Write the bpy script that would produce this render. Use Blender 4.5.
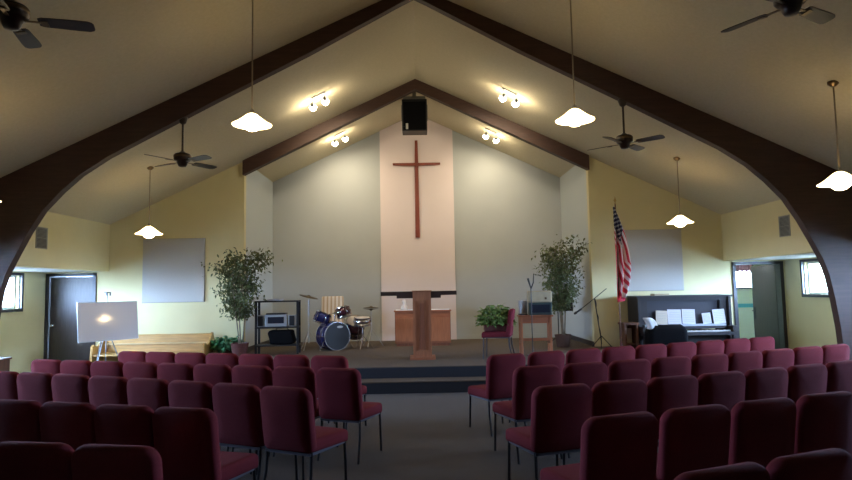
import bpy, bmesh, math, random
from mathutils import Vector, Matrix, Euler
for o in list(bpy.data.objects): bpy.data.objects.remove(o)
S = bpy.context.scene; COL = S.collection; PI = math.pi
rnd = random.Random(7)

# ------------------------------------------------------------- camera
cam = bpy.data.cameras.new('camera'); co = bpy.data.objects.new('camera', cam); COL.objects.link(co)
cam.sensor_width = 36; cam.lens = 36*620/852; cam.clip_start = .05
fw = Vector((0.0132979, 0.99669342, 0.0801585)).normalized()
rt = Vector((0.99976827, -0.01189602, -0.01794111)); rt = (rt-fw*rt.dot(fw)).normalized()
up = rt.cross(fw)
co.matrix_world = Matrix.Translation((0, 0, 1.6)) @ Matrix((rt, up, -fw)).transposed().to_4x4()
S.camera = co
# ------------------------------------------------------------- world and exposure
S.view_settings.view_transform = 'Standard'; S.view_settings.look = 'None'
S.view_settings.gamma = 1; S.view_settings.use_curve_mapping = False
S.view_settings.exposure = 0.12
W = bpy.data.worlds.new('world'); S.world = W; W.use_nodes = True
bgn = W.node_tree.nodes['Background']; bgn.inputs[0].default_value = (.48, .69, 1.08, 1); bgn.inputs[1].default_value = 130.0
PENDANT_E = 6.5; SPOT_E = 80
WARM = (1, .80, .52)

def lamp(name, typ, loc, energy, color, **kw):
    l = bpy.data.lights.new(name, typ); l.energy = energy; l.color = color
    for k, v in kw.items(): setattr(l, k, v)
    o = bpy.data.objects.new(name, l); COL.objects.link(o); o.location = loc; return o
def aim(o, d):
    o.rotation_euler = Vector(d).to_track_quat('-Z', 'Y').to_euler()
# daylight enters through the windows: portals guide the sky's light through each opening
WINS = [(-1, 11.55, 1.3), (1, 11.75, 1.3), (-1, 9.0, 1.5), (1, 9.0, 1.5), (-1, 6.5, 1.5), (1, 6.5, 1.5)]
WX, WZ0, WZ1 = 7.75, 1.38, 2.02
for s, y, w in WINS:
    o = lamp('window_portal', 'AREA', (s*(WX+.20), y, (WZ0+WZ1)/2), 1, (1, 1, 1), shape='RECTANGLE', size=w, size_y=WZ1-WZ0)
    aim(o, (-s, 0, 0)); o.data.cycles.is_portal = True

# ------------------------------------------------------------- materials
MATS = {}
def mat(name, col, rough=.6, metal=0, noise=0, scale=8, col2=None, bump=0, bscale=60, emit=0, ecol=None, coat=0, wood=0, spec=.5, trans=0, sheen=0):
    if name in MATS: return MATS[name]
    m = bpy.data.materials.new(name); m.use_nodes = True; nt = m.node_tree; b = nt.nodes['Principled BSDF']
    b.inputs['Base Color'].default_value = (*col, 1); b.inputs['Roughness'].default_value = rough
    b.inputs['Metallic'].default_value = metal; b.inputs['Specular IOR Level'].default_value = spec
    b.inputs['Coat Weight'].default_value = coat; b.inputs['Sheen Weight'].default_value = sheen
    b.inputs['Transmission Weight'].default_value = trans
    tc = nt.nodes.new('ShaderNodeTexCoord')
    if noise or wood:
        n = nt.nodes.new('ShaderNodeTexNoise'); n.inputs['Scale'].default_value = scale; n.inputs['Detail'].default_value = 4
        mp = nt.nodes.new('ShaderNodeMapping'); nt.links.new(tc.outputs['Object'], mp.inputs[0]); nt.links.new(mp.outputs[0], n.inputs['Vector'])
        if wood: mp.inputs['Scale'].default_value = {1: (9, 9, .7), 2: (.7, 9, 9), 3: (9, .7, 9)}[wood]
        r = nt.nodes.new('ShaderNodeValToRGB'); r.color_ramp.elements[0].position = .3; r.color_ramp.elements[1].position = .7
        c2 = col2 or tuple(c*(1-(noise or .35)) for c in col)
        r.color_ramp.elements[0].color = (*c2, 1); r.color_ramp.elements[1].color = (*col, 1)
        nt.links.new(n.outputs['Fac'], r.inputs[0]); nt.links.new(r.outputs[0], b.inputs['Base Color'])
    if bump:
        n = nt.nodes.new('ShaderNodeTexNoise'); n.inputs['Scale'].default_value = bscale; n.inputs['Detail'].default_value = 3
        nt.links.new(tc.outputs['Object'], n.inputs['Vector'])
        bp = nt.nodes.new('ShaderNodeBump'); bp.inputs['Strength'].default_value = bump; bp.inputs['Distance'].default_value = .01
        nt.links.new(n.outputs['Fac'], bp.inputs['Height']); nt.links.new(bp.outputs[0], b.inputs['Normal'])
    if emit:
        b.inputs['Emission Color'].default_value = (*(ecol or col), 1); b.inputs['Emission Strength'].default_value = emit
    MATS[name] = m; return m

M = dict(
    ceil=mat('ceiling_plaster', (.61, .53, .35), .95, bump=.6, bscale=90, noise=.08, scale=25),
    cream=mat('cream_paint', (.72, .635, .345), .8, noise=.04, scale=3),
    pale=mat('pale_green_paint', (.41, .43, .42), .75, noise=.04, scale=2),
    aqua=mat('pale_aqua_paint', (.52, .56, .54), .75),
    white=mat('white_panel_paint', (.72, .62, .60), .75, noise=.03, scale=2),
    lowceil=mat('low_ceiling_paint', (.75, .75, .70), .8),
    beam=mat('dark_beam_wood', (.070, .031, .019), .6, wood=2, scale=4),
    darkwood=mat('dark_door_wood', (.050, .036, .030), .42, wood=1, scale=5),
    trimdark=mat('dark_trim', (.030, .026, .028), .4),
    carpet=mat('carpet', (.080, .056, .038), .95, noise=.35, scale=140, bump=.5, bscale=300, sheen=.1),
    stagecarpet=mat('stage_carpet', (.125, .090, .062), .95, noise=.3, scale=140, bump=.5, bscale=300),
    riser=mat('riser_carpet', (.022, .023, .030), .9, noise=.3, scale=120),
    fabric=mat('burgundy_fabric', (.185, .025, .034), .95, noise=.22, scale=160, bump=.35, bscale=400, spec=.15),
    frame=mat('dark_chair_metal', (.05, .05, .055), .3, metal=.8),
    chrome=mat('chrome', (.75, .75, .78), .16, metal=1),
    oak=mat('red_oak', (.42, .155, .070), .45, wood=1, scale=5, coat=.15),
    oakh=mat('red_oak_across', (.40, .135, .060), .45, wood=2, scale=5, coat=.15),
    oakdark=mat('red_oak_recess_shade', (.29, .095, .045), .45, wood=1, scale=5),  # darker copy of the oak, with the shade of recessed parts in its colour
    ltoak=mat('light_oak', (.60, .33, .09), .4, wood=2, scale=5, coat=.15),
    ltoak2=mat('light_oak_strip', (.74, .52, .24), .35, wood=2, scale=5),
    black=mat('black_plastic', (.012, .012, .013), .5),
    blackg=mat('black_gloss', (.01, .01, .012), .12, coat=.5),
    brownblk=mat('dark_brown_slab', (.050, .028, .020), .35),
    crossw=mat('cross_wood', (.23, .045, .022), .35, wood=1, scale=6),
    panelgrey=mat('grey_acoustic_fabric', (.50, .48, .43), .95, bump=.3, bscale=250, noise=.05, scale=60),
    board=mat('whiteboard_surface', (.74, .74, .80), .10, coat=1),
    grey=mat('grey_metal', (.40, .41, .43), .35, metal=.7),
    vent=mat('vent_grey', (.28, .27, .22), .5),
    ventdark=mat('vent_gap_shade', (.06, .055, .045), .8),  # near-black colour stands in for the shade between vent slats
    brass=mat('brass_dark', (.16, .11, .06), .3, metal=.9),
    fanbody=mat('fan_body', (.05, .035, .025), .3, metal=.5),
    fanblade=mat('fan_blade_wood', (.055, .032, .020), .38, wood=2, scale=5),
    cord=mat('lamp_cord', (.30, .24, .15), .5),
    leaf=mat('ficus_leaf', (.16, .19, .065), .45, noise=.6, scale=5),
    leaf2=mat('plant_leaf', (.24, .38, .10), .45, noise=.6, scale=12),
    leaf3=mat('palm_green_leaf', (.09, .30, .13), .45, noise=.5, scale=9),
    bark=mat('pale_bark', (.30, .24, .16), .8, noise=.3, scale=20),
    pot=mat('brown_basket', (.12, .055, .035), .7, noise=.35, scale=60, bump=.6, bscale=70),
    maroonpot=mat('maroon_planter', (.16, .045, .035), .6, noise=.3, scale=40),
    soil=mat('soil', (.03, .02, .015), .95),
    piano=mat('piano_wood', (.020, .013, .013), .6, wood=1, scale=4),
    pianopanel=mat('piano_panel', (.022, .018, .026), .6),
    ivory=mat('ivory_keys', (.72, .70, .66), .3),
    paper=mat('paper', (.62, .60, .62), .8, noise=.04, scale=30),
    paperc=mat('cream_paper', (.60, .53, .42), .8, noise=.05, scale=30),
    tape=mat('ink', (.25, .25, .28), .8),
    bluedrum=mat('blue_drum_shell', (.018, .022, .10), .15, coat=.6),
    reddrum=mat('dark_drum_shell', (.05, .012, .018), .15, coat=.6),
    drumhead=mat('drum_head', (.70, .62, .55), .45),
    bronze=mat('cymbal_bronze', (.14, .11, .075), .35, metal=.9),
    creamcl=mat('cream_cloth', (.45, .36, .22), .9, noise=.12, scale=12),
    teal=mat('teal_case', (.022, .045, .042), .5),
    silver=mat('silver_plastic', (.42, .44, .45), .35, metal=.3),
    screen=mat('dark_screen', (.02, .025, .035), .15),
    coat=mat('black_cloth', (.006, .006, .007), .95, spec=.1, bump=.4, bscale=30),
    whitecl=mat('white_cloth', (.80, .82, .86), .9),
    farwall=mat('far_room_wall', (.62, .66, .42), .8),
    pink=mat('pink_valance', (.62, .30, .34), .9, noise=.4, scale=25),
    brnwood=mat('brown_wood', (.15, .06, .03), .65, wood=1, scale=5),
    glow=mat('frosted_glass_lit', (1, .93, .80), .4, emit=PENDANT_E*1.15, ecol=(1, .74, .38)),
    globe=mat('globe_lit', (1, .95, .85), .4, emit=24, ecol=(1, .76, .42)),
    bulb=mat('spot_bulb_lit', (1, .95, .85), .4, emit=40, ecol=(1, .86, .64)),
    tanwall=mat('tan_rear_paint', (.22, .17, .11), .8),
    tealg=mat('teal_strip', (.08, .36, .34), .6),
    green=mat('pale_bounce_ground', (.66, .68, .64), .95, noise=.2, scale=2),  # outside ground made pale to bounce daylight up through the windows
    labelm=mat('pale_label', (.6, .6, .56), .6),
    goldm=mat('gold_finial', (.5, .35, .12), .3, metal=1),
)
g = bpy.data.materials.new('window_glass'); g.use_nodes = True; nt = g.node_tree; nt.nodes.clear()
out = nt.nodes.new('ShaderNodeOutputMaterial'); mx = nt.nodes.new('ShaderNodeMixShader'); t_ = nt.nodes.new('ShaderNodeBsdfTransparent'); gl = nt.nodes.new('ShaderNodeBsdfGlossy')
gl.inputs['Roughness'].default_value = .02; mx.inputs[0].default_value = .06; t_.inputs[0].default_value = (.95, .98, 1, 1)
nt.links.new(t_.outputs[0], mx.inputs[1]); nt.links.new(gl.outputs[0], mx.inputs[2]); nt.links.new(mx.outputs[0], out.inputs[0]); M['glass'] = g
# striped flag cloth, driven by the cloth's own UVs
fm = bpy.data.materials.new('flag_cloth'); fm.use_nodes = True; nt = fm.node_tree; b = nt.nodes['Principled BSDF']; b.inputs['Roughness'].default_value = .7
def mth(op, a, b_=None, c=None):
    n = nt.nodes.new('ShaderNodeMath'); n.operation = op
    for i, v in enumerate((a, b_, c)):
        if v is None: continue
        if isinstance(v, (int, float)): n.inputs[i].default_value = v
        else: nt.links.new(v, n.inputs[i])
    return n.outputs[0]
uv = nt.nodes.new('ShaderNodeUVMap'); sp = nt.nodes.new('ShaderNodeSeparateXYZ'); nt.links.new(uv.outputs[0], sp.inputs[0]); U, V = sp.outputs[0], sp.outputs[1]
stripe = mth('GREATER_THAN', mth('MODULO', mth('MULTIPLY', V, 13), 2), 1.0)           # 1 = white
canton = mth('MULTIPLY', mth('LESS_THAN', U, .4), mth('GREATER_THAN', V, 6/13))
su = mth('MULTIPLY', U, 12/.4); sv = mth('MULTIPLY', mth('SUBTRACT', V, 6/13), 10/(7/13))
def lat(off):
    a = mth('SUBTRACT', mth('MODULO', mth('ADD', su, off), 2), 1); c = mth('SUBTRACT', mth('MODULO', mth('ADD', sv, off), 2), 1)
    return mth('LESS_THAN', mth('ADD', mth('MULTIPLY', a, a), mth('MULTIPLY', c, c)), .12)
star = mth('MAXIMUM', lat(0), lat(1))
def mixc(f, a, c):
    n = nt.nodes.new('ShaderNodeMix'); n.data_type = 'RGBA'; nt.links.new(f, n.inputs[0])
    for i, v in ((6, a), (7, c)):
        if isinstance(v, tuple): n.inputs[i].default_value = (*v, 1)
        else: nt.links.new(v, n.inputs[i])
    return n.outputs[2]
base = mixc(stripe, (.55, .02, .045), (.78, .70, .70)); can = mixc(star, (.012, .015, .06), (.7, .68, .7))
nt.links.new(mixc(canton, base, can), b.inputs['Base Color']); M['flag'] = fm
# cream cloth with stripes
sm = bpy.data.materials.new('striped_cloth'); sm.use_nodes = True; nt = sm.node_tree; b = nt.nodes['Principled BSDF']; b.inputs['Roughness'].default_value = .9
tc = nt.nodes.new('ShaderNodeTexCoord'); sp = nt.nodes.new('ShaderNodeSeparateXYZ'); nt.links.new(tc.outputs['Object'], sp.inputs[0])
f = mth('GREATER_THAN', mth('SINE', mth('MULTIPLY', sp.outputs[0], 70)), .2)
nt.links.new(mixc(f, (.72, .62, .48), (.52, .36, .22)), b.inputs['Base Color']); M['striped'] = sm

M['board'].node_tree.nodes['Principled BSDF'].inputs['Coat IOR'].default_value = 2.2; M['board'].node_tree.nodes['Principled BSDF'].inputs['Coat Roughness'].default_value = .06
# ------------------------------------------------------------- mesh helpers
class MB:
    def __init__(s): s.bm = bmesh.new()
    def box(s, c, d, rot=None, bev=0, seg=2):
        r = bmesh.ops.create_cube(s.bm, size=1); vs = r['verts']
        for v in vs: v.co = Vector((v.co.x*d[0], v.co.y*d[1], v.co.z*d[2]))
        if bev:
            es = list({e for v in vs for e in v.link_edges}); q = bmesh.ops.bevel(s.bm, geom=es, offset=bev, segments=seg, affect='EDGES', profile=.6)
            vs = list({v for f in q['faces'] for v in f.verts} | {v for v in vs if v.is_valid})
        mt = Matrix.Translation(c) @ (Euler(rot).to_matrix().to_4x4() if rot else Matrix())
        bmesh.ops.transform(s.bm, matrix=mt, verts=vs); return s
    def b(s, x0, x1, y0, y1, z0, z1, bev=0): return s.box(((x0+x1)/2, (y0+y1)/2, (z0+z1)/2), (abs(x1-x0), abs(y1-y0), abs(z1-z0)), bev=bev)
    def tube(s, pts, r, n=8, r1=None, caps=True):
        pts = [Vector(p) for p in pts]; N = len(pts); rings = []
        ref = None
        for i, p in enumerate(pts):
            d = (pts[min(i+1, N-1)]-pts[max(i-1, 0)]).normalized()
            if ref is None: ref = Vector((0, 0, 1)) if abs(d.z) < .9 else Vector((1, 0, 0))
            a = d.cross(ref).normalized(); bb = d.cross(a).normalized(); ref = -bb if False else ref
            rr = r + ((r1-r)*i/(N-1) if r1 is not None else 0)
            rings.append([s.bm.verts.new(p+(a*math.cos(2*PI*k/n)+bb*math.sin(2*PI*k/n))*rr) for k in range(n)])
        for i in range(N-1):
            for k in range(n): s.bm.faces.new((rings[i][k], rings[i][(k+1) % n], rings[i+1][(k+1) % n], rings[i+1][k]))
        if caps:
            s.bm.faces.new(rings[0][::-1]); s.bm.faces.new(rings[-1])
        return s
    def lathe(s, prof, n=20, mt=None, close=False):
        rings = []
        for r, z in prof:
            if r < 1e-5: rings.append([s.bm.verts.new((0, 0, z))])
            else: rings.append([s.bm.verts.new((r*math.cos(2*PI*k/n), r*math.sin(2*PI*k/n), z)) for k in range(n)])
        for a, b_ in zip(rings, rings[1:]):
            for k in range(n):
                if len(a) == 1 and len(b_) == 1: continue
                if len(a) == 1: s.bm.faces.new((a[0], b_[(k+1) % n], b_[k]))
                elif len(b_) == 1: s.bm.faces.new((a[k], a[(k+1) % n], b_[0]))
                else: s.bm.faces.new((a[k], a[(k+1) % n], b_[(k+1) % n], b_[k]))
        if mt is not None: bmesh.ops.transform(s.bm, matrix=mt, verts=[v for r in rings for v in r])
        return s
    def prism(s, pts, y0, y1, axis='y'):
        # outline in XZ pushed along Y (axis y), YZ along X (axis x), XY along Z (axis z)
        f = {'y': lambda a, c, t: (a, t, c), 'x': lambda a, c, t: (t, a, c), 'z': lambda a, c, t: (a, c, t)}[axis]
        A = [s.bm.verts.new(f(a, c, y0)) for a, c in pts]; B = [s.bm.verts.new(f(a, c, y1)) for a, c in pts]; n = len(pts)
        s.bm.faces.new(A); s.bm.faces.new(B[::-1])
        for i in range(n): s.bm.faces.new((A[i], B[i], B[(i+1) % n], A[(i+1) % n]))
        return s
    def quad(s, *p): s.bm.faces.new([s.bm.verts.new(q) for q in p]); return s
    def build(s, name, m, parent=None, smooth=False, loc=None, rot=None, **tags):
        bmesh.ops.recalc_face_normals(s.bm, faces=s.bm.faces)
        me = bpy.data.meshes.new(name); s.bm.to_mesh(me); s.bm.free(); me.materials.append(M[m] if isinstance(m, str) else m)
        if smooth: me.shade_smooth(); 
        if smooth == 'auto': me.set_sharp_from_angle(angle=math.radians(38))
        o = bpy.data.objects.new(name, me); COL.objects.link(o)
        if parent: o.parent = parent
        if loc: o.location = loc
        if rot: o.rotation_euler = rot
        for k, v in tags.items(): o[k] = v
        return o
def A(o, label, cat, group=None):
    o['label'] = label; o['category'] = cat
    if group: o['group'] = group
    return o
def thing(name, label, cat, loc=(0, 0, 0), rz=0, group=None, rot=None):
    o = bpy.data.objects.new(name, None); COL.objects.link(o); o.location = loc; o.rotation_euler = rot or (0, 0, rz); o.empty_display_size = .1
    return A(o, label, cat, group)
def struct(name, mb, m, parent=None, smooth=False):
    o = mb.build(name, m, parent, smooth); 
    if not parent: o['kind'] = 'structure'
    return o
def dup(o, parent=None):
    c = o.copy(); COL.objects.link(c)
    if parent: c.parent = parent
    for ch in [x for x in o.children]: dup(ch, c)
    return c

# ------------------------------------------------------------- the setting
RZ, SL, EX, EZ = 6.10, .468, 6.45, 3.08          # ridge height, slope, eave x, eave z
YM, YB, MX, YR = 13.02, 15.6, 3.65, -4.0         # gable wall, alcove rear wall, alcove half width, wall behind the camera
SZ, ST = 2.10, .36                               # low ceiling height, stage height
TH = .15
cz = lambda x: RZ-SL*abs(x)
struct('floor', MB().b(-9.6, 10.6, YR-TH, 17.2, -.1, 0), 'carpet')
m = MB().prism([(-EX-.1, cz(EX+.1)), (0, RZ), (EX+.1, cz(EX+.1)), (EX+.1, cz(EX+.1)+.15), (0, RZ+.16), (-EX-.1, cz(EX+.1)+.15)], YR-TH, YB+TH)
struct('ceiling', m, 'ceil')
# gable wall left and right of the alcove, above and around the doors
DW0, DW1, DZ = 6.62, 7.70, 2.07
for s, nm in ((-1, 'wall_back_left'), (1, 'wall_back_right')):
    m = MB()
    pts = [(s*MX, 0), (s*MX, cz(MX)), (s*EX, cz(EX)), (s*EX, 0)]
    DW0, DW1 = (6.62, 7.70) if s > 0 else (6.70, 7.735)
    m.prism(pts, YM, YM+TH); m.b(s*EX, s*DW0, YM, YM+TH, 0, SZ+.1); m.b(s*DW0, s*DW1, YM, YM+TH, DZ, SZ+.1); m.b(s*DW1, s*(WX+TH), YM, YM+TH, 0, SZ+.1)
    struct(nm, m, 'cream')
# alcove
for s, nm in ((-1, 'wall_alcove_left'), (1, 'wall_alcove_right')):
    struct(nm, MB().prism([(YM+TH, 0), (YM+TH, cz(MX)+.02), (YB, cz(MX)+.02), (YB, 0)], s*MX, s*(MX+TH), 'x'), 'aqua')
struct('wall_alcove_back', MB().prism([(-MX-TH, 0), (-MX-TH, cz(MX+TH)), (0, RZ), (MX+TH, cz(MX+TH)), (MX+TH, 0)], YB, YB+TH), 'pale')
struct('trim_white_panel', MB().prism([(-.93, ST), (-.93, cz(.93)-.005), (0, RZ-.005), (.93, cz(.93)-.005), (.93, ST)], YB-.05, YB-.001), 'white')
# upper side walls over the low ceilings
for s, nm in ((-1, 'wall_upper_left'), (1, 'wall_upper_right')):
    struct(nm, MB().prism([(YR, SZ), (YR, cz(EX)), (YM, cz(EX)), (YM, SZ)], s*EX, s*(EX+TH), 'x'), 'cream')
for s, nm in ((-1, 'ceiling_low_left'), (1, 'ceiling_low_right')):
    struct(nm, MB().b(s*(EX+TH), s*(WX+TH), YR, YM, SZ, SZ+.1), 'lowceil')
# outer side walls with window openings
for s, nm in ((-1, 'wall_left'), (1, 'wall_right')):
    ws = sorted([(y-w/2, y+w/2) for q, y, w in WINS if q == s]); m = MB(); x0, x1 = s*WX, s*(WX+TH+.05)
    m.b(x0, x1, YR, YM, 0, WZ0); m.b(x0, x1, YR, YM, WZ1, SZ); a = YR
    for y0, y1 in ws: m.b(x0, x1, a, y0, WZ0, WZ1); a = y1
    m.b(x0, x1, a, YM, WZ0, WZ1); struct(nm, m, 'cream')
struct('wall_front', MB().prism([(-WX-TH, 0), (-WX-TH, SZ+.1), (-EX-TH, SZ+.1), (-EX-TH, cz(EX)), (0, RZ+.1), (EX+TH, cz(EX)), (EX+TH, SZ+.1), (WX+TH, SZ+.1), (WX+TH, 0)], YR-TH, YR), 'tanwall')
struct('ground', MB().b(-60, 60, -50, 70, -.3, -.12), 'green')
n = 0
for s, y, w in WINS:
    n += 1; root = bpy.data.objects.new('window_%d' % n, None); COL.objects.link(root); root.location = (s*WX, y, WZ0); root['kind'] = 'structure'
    h = WZ1-WZ0; m = MB(); t = .06
    m.b(-.03, .03, -w/2-t, w/2+t, -t, 0); m.b(-.03, .03, -w/2-t, w/2+t, h, h+.05); m.b(-.03, .03, -w/2-t, -w/2, 0, h); m.b(-.03, .03, w/2, w/2+t, 0, h)
    m.build('window_frame', 'trimdark', root)
    m = MB(); X = s*.11; m.b(X-.02, X+.02, -w/2, w/2, 0, .04); m.b(X-.02, X+.02, -w/2, w/2, h-.04, h); m.b(X-.02, X+.02, -w/2, -w/2+.04, .04, h-.04); m.b(X-.02, X+.02, w/2-.04, w/2, .04, h-.04)
    m.build('sash', 'silver', root)
    MB().b(X-.003, X+.003, -w/2+.04, w/2-.04, .04, h-.04).build('pane', 'glass', root)
# stage: two steps
m = MB(); SX = 4.0; Y1, Y2 = 9.80, 10.21
m.b(-SX, SX, Y2, YM, 0, ST); m.b(-MX, MX, YM, YB, 0, ST)
struct('floor_stage', m, 'stagecarpet')
m = MB(); m.b(-SX, SX, Y1, Y2-.001, 0, ST/2-.012); m.b(-SX-.004, SX+.004, Y2-.014, Y2-.001, ST/2, ST-.012)
struct('floor_step', m, 'riser')
m = MB(); m.b(-SX, SX, Y1-.012, Y2-.015, ST/2-.012, ST/2+.004); struct('trim_step_nosing', m, 'stagecarpet')
m = MB(); m.b(-MX+.001, -.94, YB-.02, YB-.001, ST, ST+.10); m.b(.94, MX-.001, YB-.02, YB-.001, ST, ST+.10)
struct('baseboard_back', m, 'pale')
for s, nm in ((-1, 'baseboard_alcove_left'), (1, 'baseboard_alcove_right')):
    m = MB(); m.b(s*(MX-.015), s*(MX-.001), YM+.001, YB-.021, ST, ST+.10); struct(nm, m, 'trimdark')
# laminated arches: straight rafters that curve down into legs
LOW = [(0, 5.93), (.18, 5.84), (1.55, 5.09), (2.9, 4.40), (3.8, 3.93), (4.45, 3.59), (4.83, 3.34), (5.1, 3.10), (5.35, 2.83), (5.55, 2.51), (5.71, 2.20), (5.83, 1.95), (5.91, 1.70), (5.97, 1.35), (6.02, .95), (6.05, .5), (6.07, 0)]
ARCH = [8.85, 4.68, .51]; k = 0
for yy in ARCH:
    for s in (-1, 1):
        k += 1
        pts = [(s*x, z) for x, z in LOW]+[(s*(EX-.002), 0), (s*(EX-.002), cz(EX)-.002), (0, RZ-.002)]
        struct('trim_%d' % k, MB().prism(pts, yy, yy+.13), 'beam')
for s in (-1, 1):
    k += 1
    pts = [(0, RZ-.003), (s*3.66, cz(3.66)-.003), (s*3.66, cz(3.66)-.31), (0, RZ-.23)]
    struct('trim_%d' % k, MB().prism(pts, YM-.10, YM+.06), 'beam')
# doors in the gable wall
DL0, DL1 = 6.70, 7.735
DW0, DW1 = 6.62, 7.70
def doorframe(root, s):
    m = MB(); a, c = (s*DW0, s*DW1) if s > 0 else (-DL0, -DL1); d = s*.07
    m.b(a, a+d, -.03, TH+.03, 0, DZ); m.b(c, c-d, -.03, TH+.03, 0, DZ); m.b(a, c, -.03, TH+.03, DZ-.06, DZ)
    return m.build('door_frame', 'trimdark', root)
r1 = bpy.data.objects.new('door_1', None); COL.objects.link(r1); r1.location = (0, YM, 0); r1['kind'] = 'structure'
doorframe(r1, -1)
lf = MB().b(-DL1+.075, -DL0-.075, .02, .065, .01, DZ-.065, bev=.004).build('door_leaf', 'darkwood', r1)
m = MB(); m.lathe([(0, 0), (.03, 0), (.03, .01), (.012, .015), (.012, .04), (.03, .05), (.03, .07), (0, .08)], 14, Matrix.Translation((-DL1+.15, .019, 1.0)) @ Matrix.Rotation(PI/2, 4, 'X')); m.build('door_handle', 'chrome', lf, smooth=True)
r2 = bpy.data.objects.new('door_2', None); COL.objects.link(r2); r2.location = (0, YM, 0); r2['kind'] = 'structure'
doorframe(r2, 1)
lf = MB().b(-.90, 0, 0, .045, .01, DZ-.065, bev=.004).build('door_leaf', 'darkwood', r2, loc=(DW1-.075, TH+.01, 0), rot=(0, 0, -math.radians(88)))
m = MB(); m.b(-.86, -.80, -.012, -.001, .82, 1.08); m.tube([(-.83, -.01, 1.0), (-.83, -.06, 1.0), (-.72, -.06, 1.0)], .010); m.build('door_handle', 'black', lf)
# far room behind the open door
m = MB(); FX0, FX1, FY = 5.2, 10.4, 16.6
wx0, wx1, wz0, wz1 = 8.10, 8.95, 1.52, 2.18
m.b(FX0, FX1, FY, FY+.1, 0, wz0); m.b(FX0, FX1, FY, FY+.1, wz1, 2.6); m.b(FX0, wx0, FY, FY+.1, wz0, wz1); m.b(wx1, FX1, FY, FY+.1, wz0, wz1)
struct('wall_far_room_back', m, 'farwall')
m = MB(); m.b(FX1, FX1+.1, YM+TH, FY, 0, 2.6); struct('wall_far_room_right', m, 'farwall')
m = MB(); m.b(FX0-.1, FX0, YM+TH, FY, 0, 2.6); struct('wall_far_room_left', m, 'farwall')
m = MB(); m.b(WX+TH+.001, FX1+.1, YM, YM+TH, 0, 2.6); struct('wall_far_room_front', m, 'farwall')
m = MB(); m.b(FX0, FX1, YM+TH, FY, 2.5, 2.6); struct('ceiling_far_room', m, 'lowceil')
o = lamp('far_window_portal', 'AREA', ((wx0+wx1)/2, FY+.2, (wz0+wz1)/2), 1, (1, 1, 1), shape='RECTANGLE', size=wx1-wx0, size_y=wz1-wz0); aim(o, (0, -1, 0)); o.data.cycles.is_portal = True
root = bpy.data.objects.new('window_7', None); COL.objects.link(root); root.location = (0, FY, 0); root['kind'] = 'structure'
m = MB(); m.b(wx0-.05, wx1+.05, -.03, .0, wz0-.05, wz0); m.b(wx0-.05, wx1+.05, -.03, 0, wz1, wz1+.05); m.b(wx0-.05, wx0, -.03, 0, wz0, wz1); m.b(wx1, wx1+.05, -.03, 0, wz0, wz1)
for x in (8.42,): m.b(x-.02, x+.02, -.03, .03, wz0, wz1)
m.build('window_frame', 'trimdark', root); MB().b(wx0, wx1, .05, .056, wz0, wz1).build('pane', 'glass', root)
m = MB()
N = 60
for i in range(N):
    xa, xb = wx0+(wx1-wx0)*i/N, wx0+(wx1-wx0)*(i+1)/N; ya, yb = FY-.07-.02*math.sin(i*1.3), FY-.07-.02*math.sin((i+1)*1.3); zb = 1.93+.03*math.cos(i*.7)
    m.quad((xa, ya, zb), (xb, yb, zb), (xb, yb, 2.2), (xa, ya, 2.2))
v = m.build('window_valance', 'pink'); A(v, 'pink gathered valance over the bright window seen through the open door', 'curtain')
s_ = v.modifiers.new('thick', 'SOLIDIFY'); s_.thickness = .004
o = MB().b(7.5, 10.2, FY-.04, FY-.001, .98, 1.08, bev=.005).build('wall_rail', 'tealg'); A(o, 'teal rail along the pale wall of the room beyond the open door', 'rail')

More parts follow.
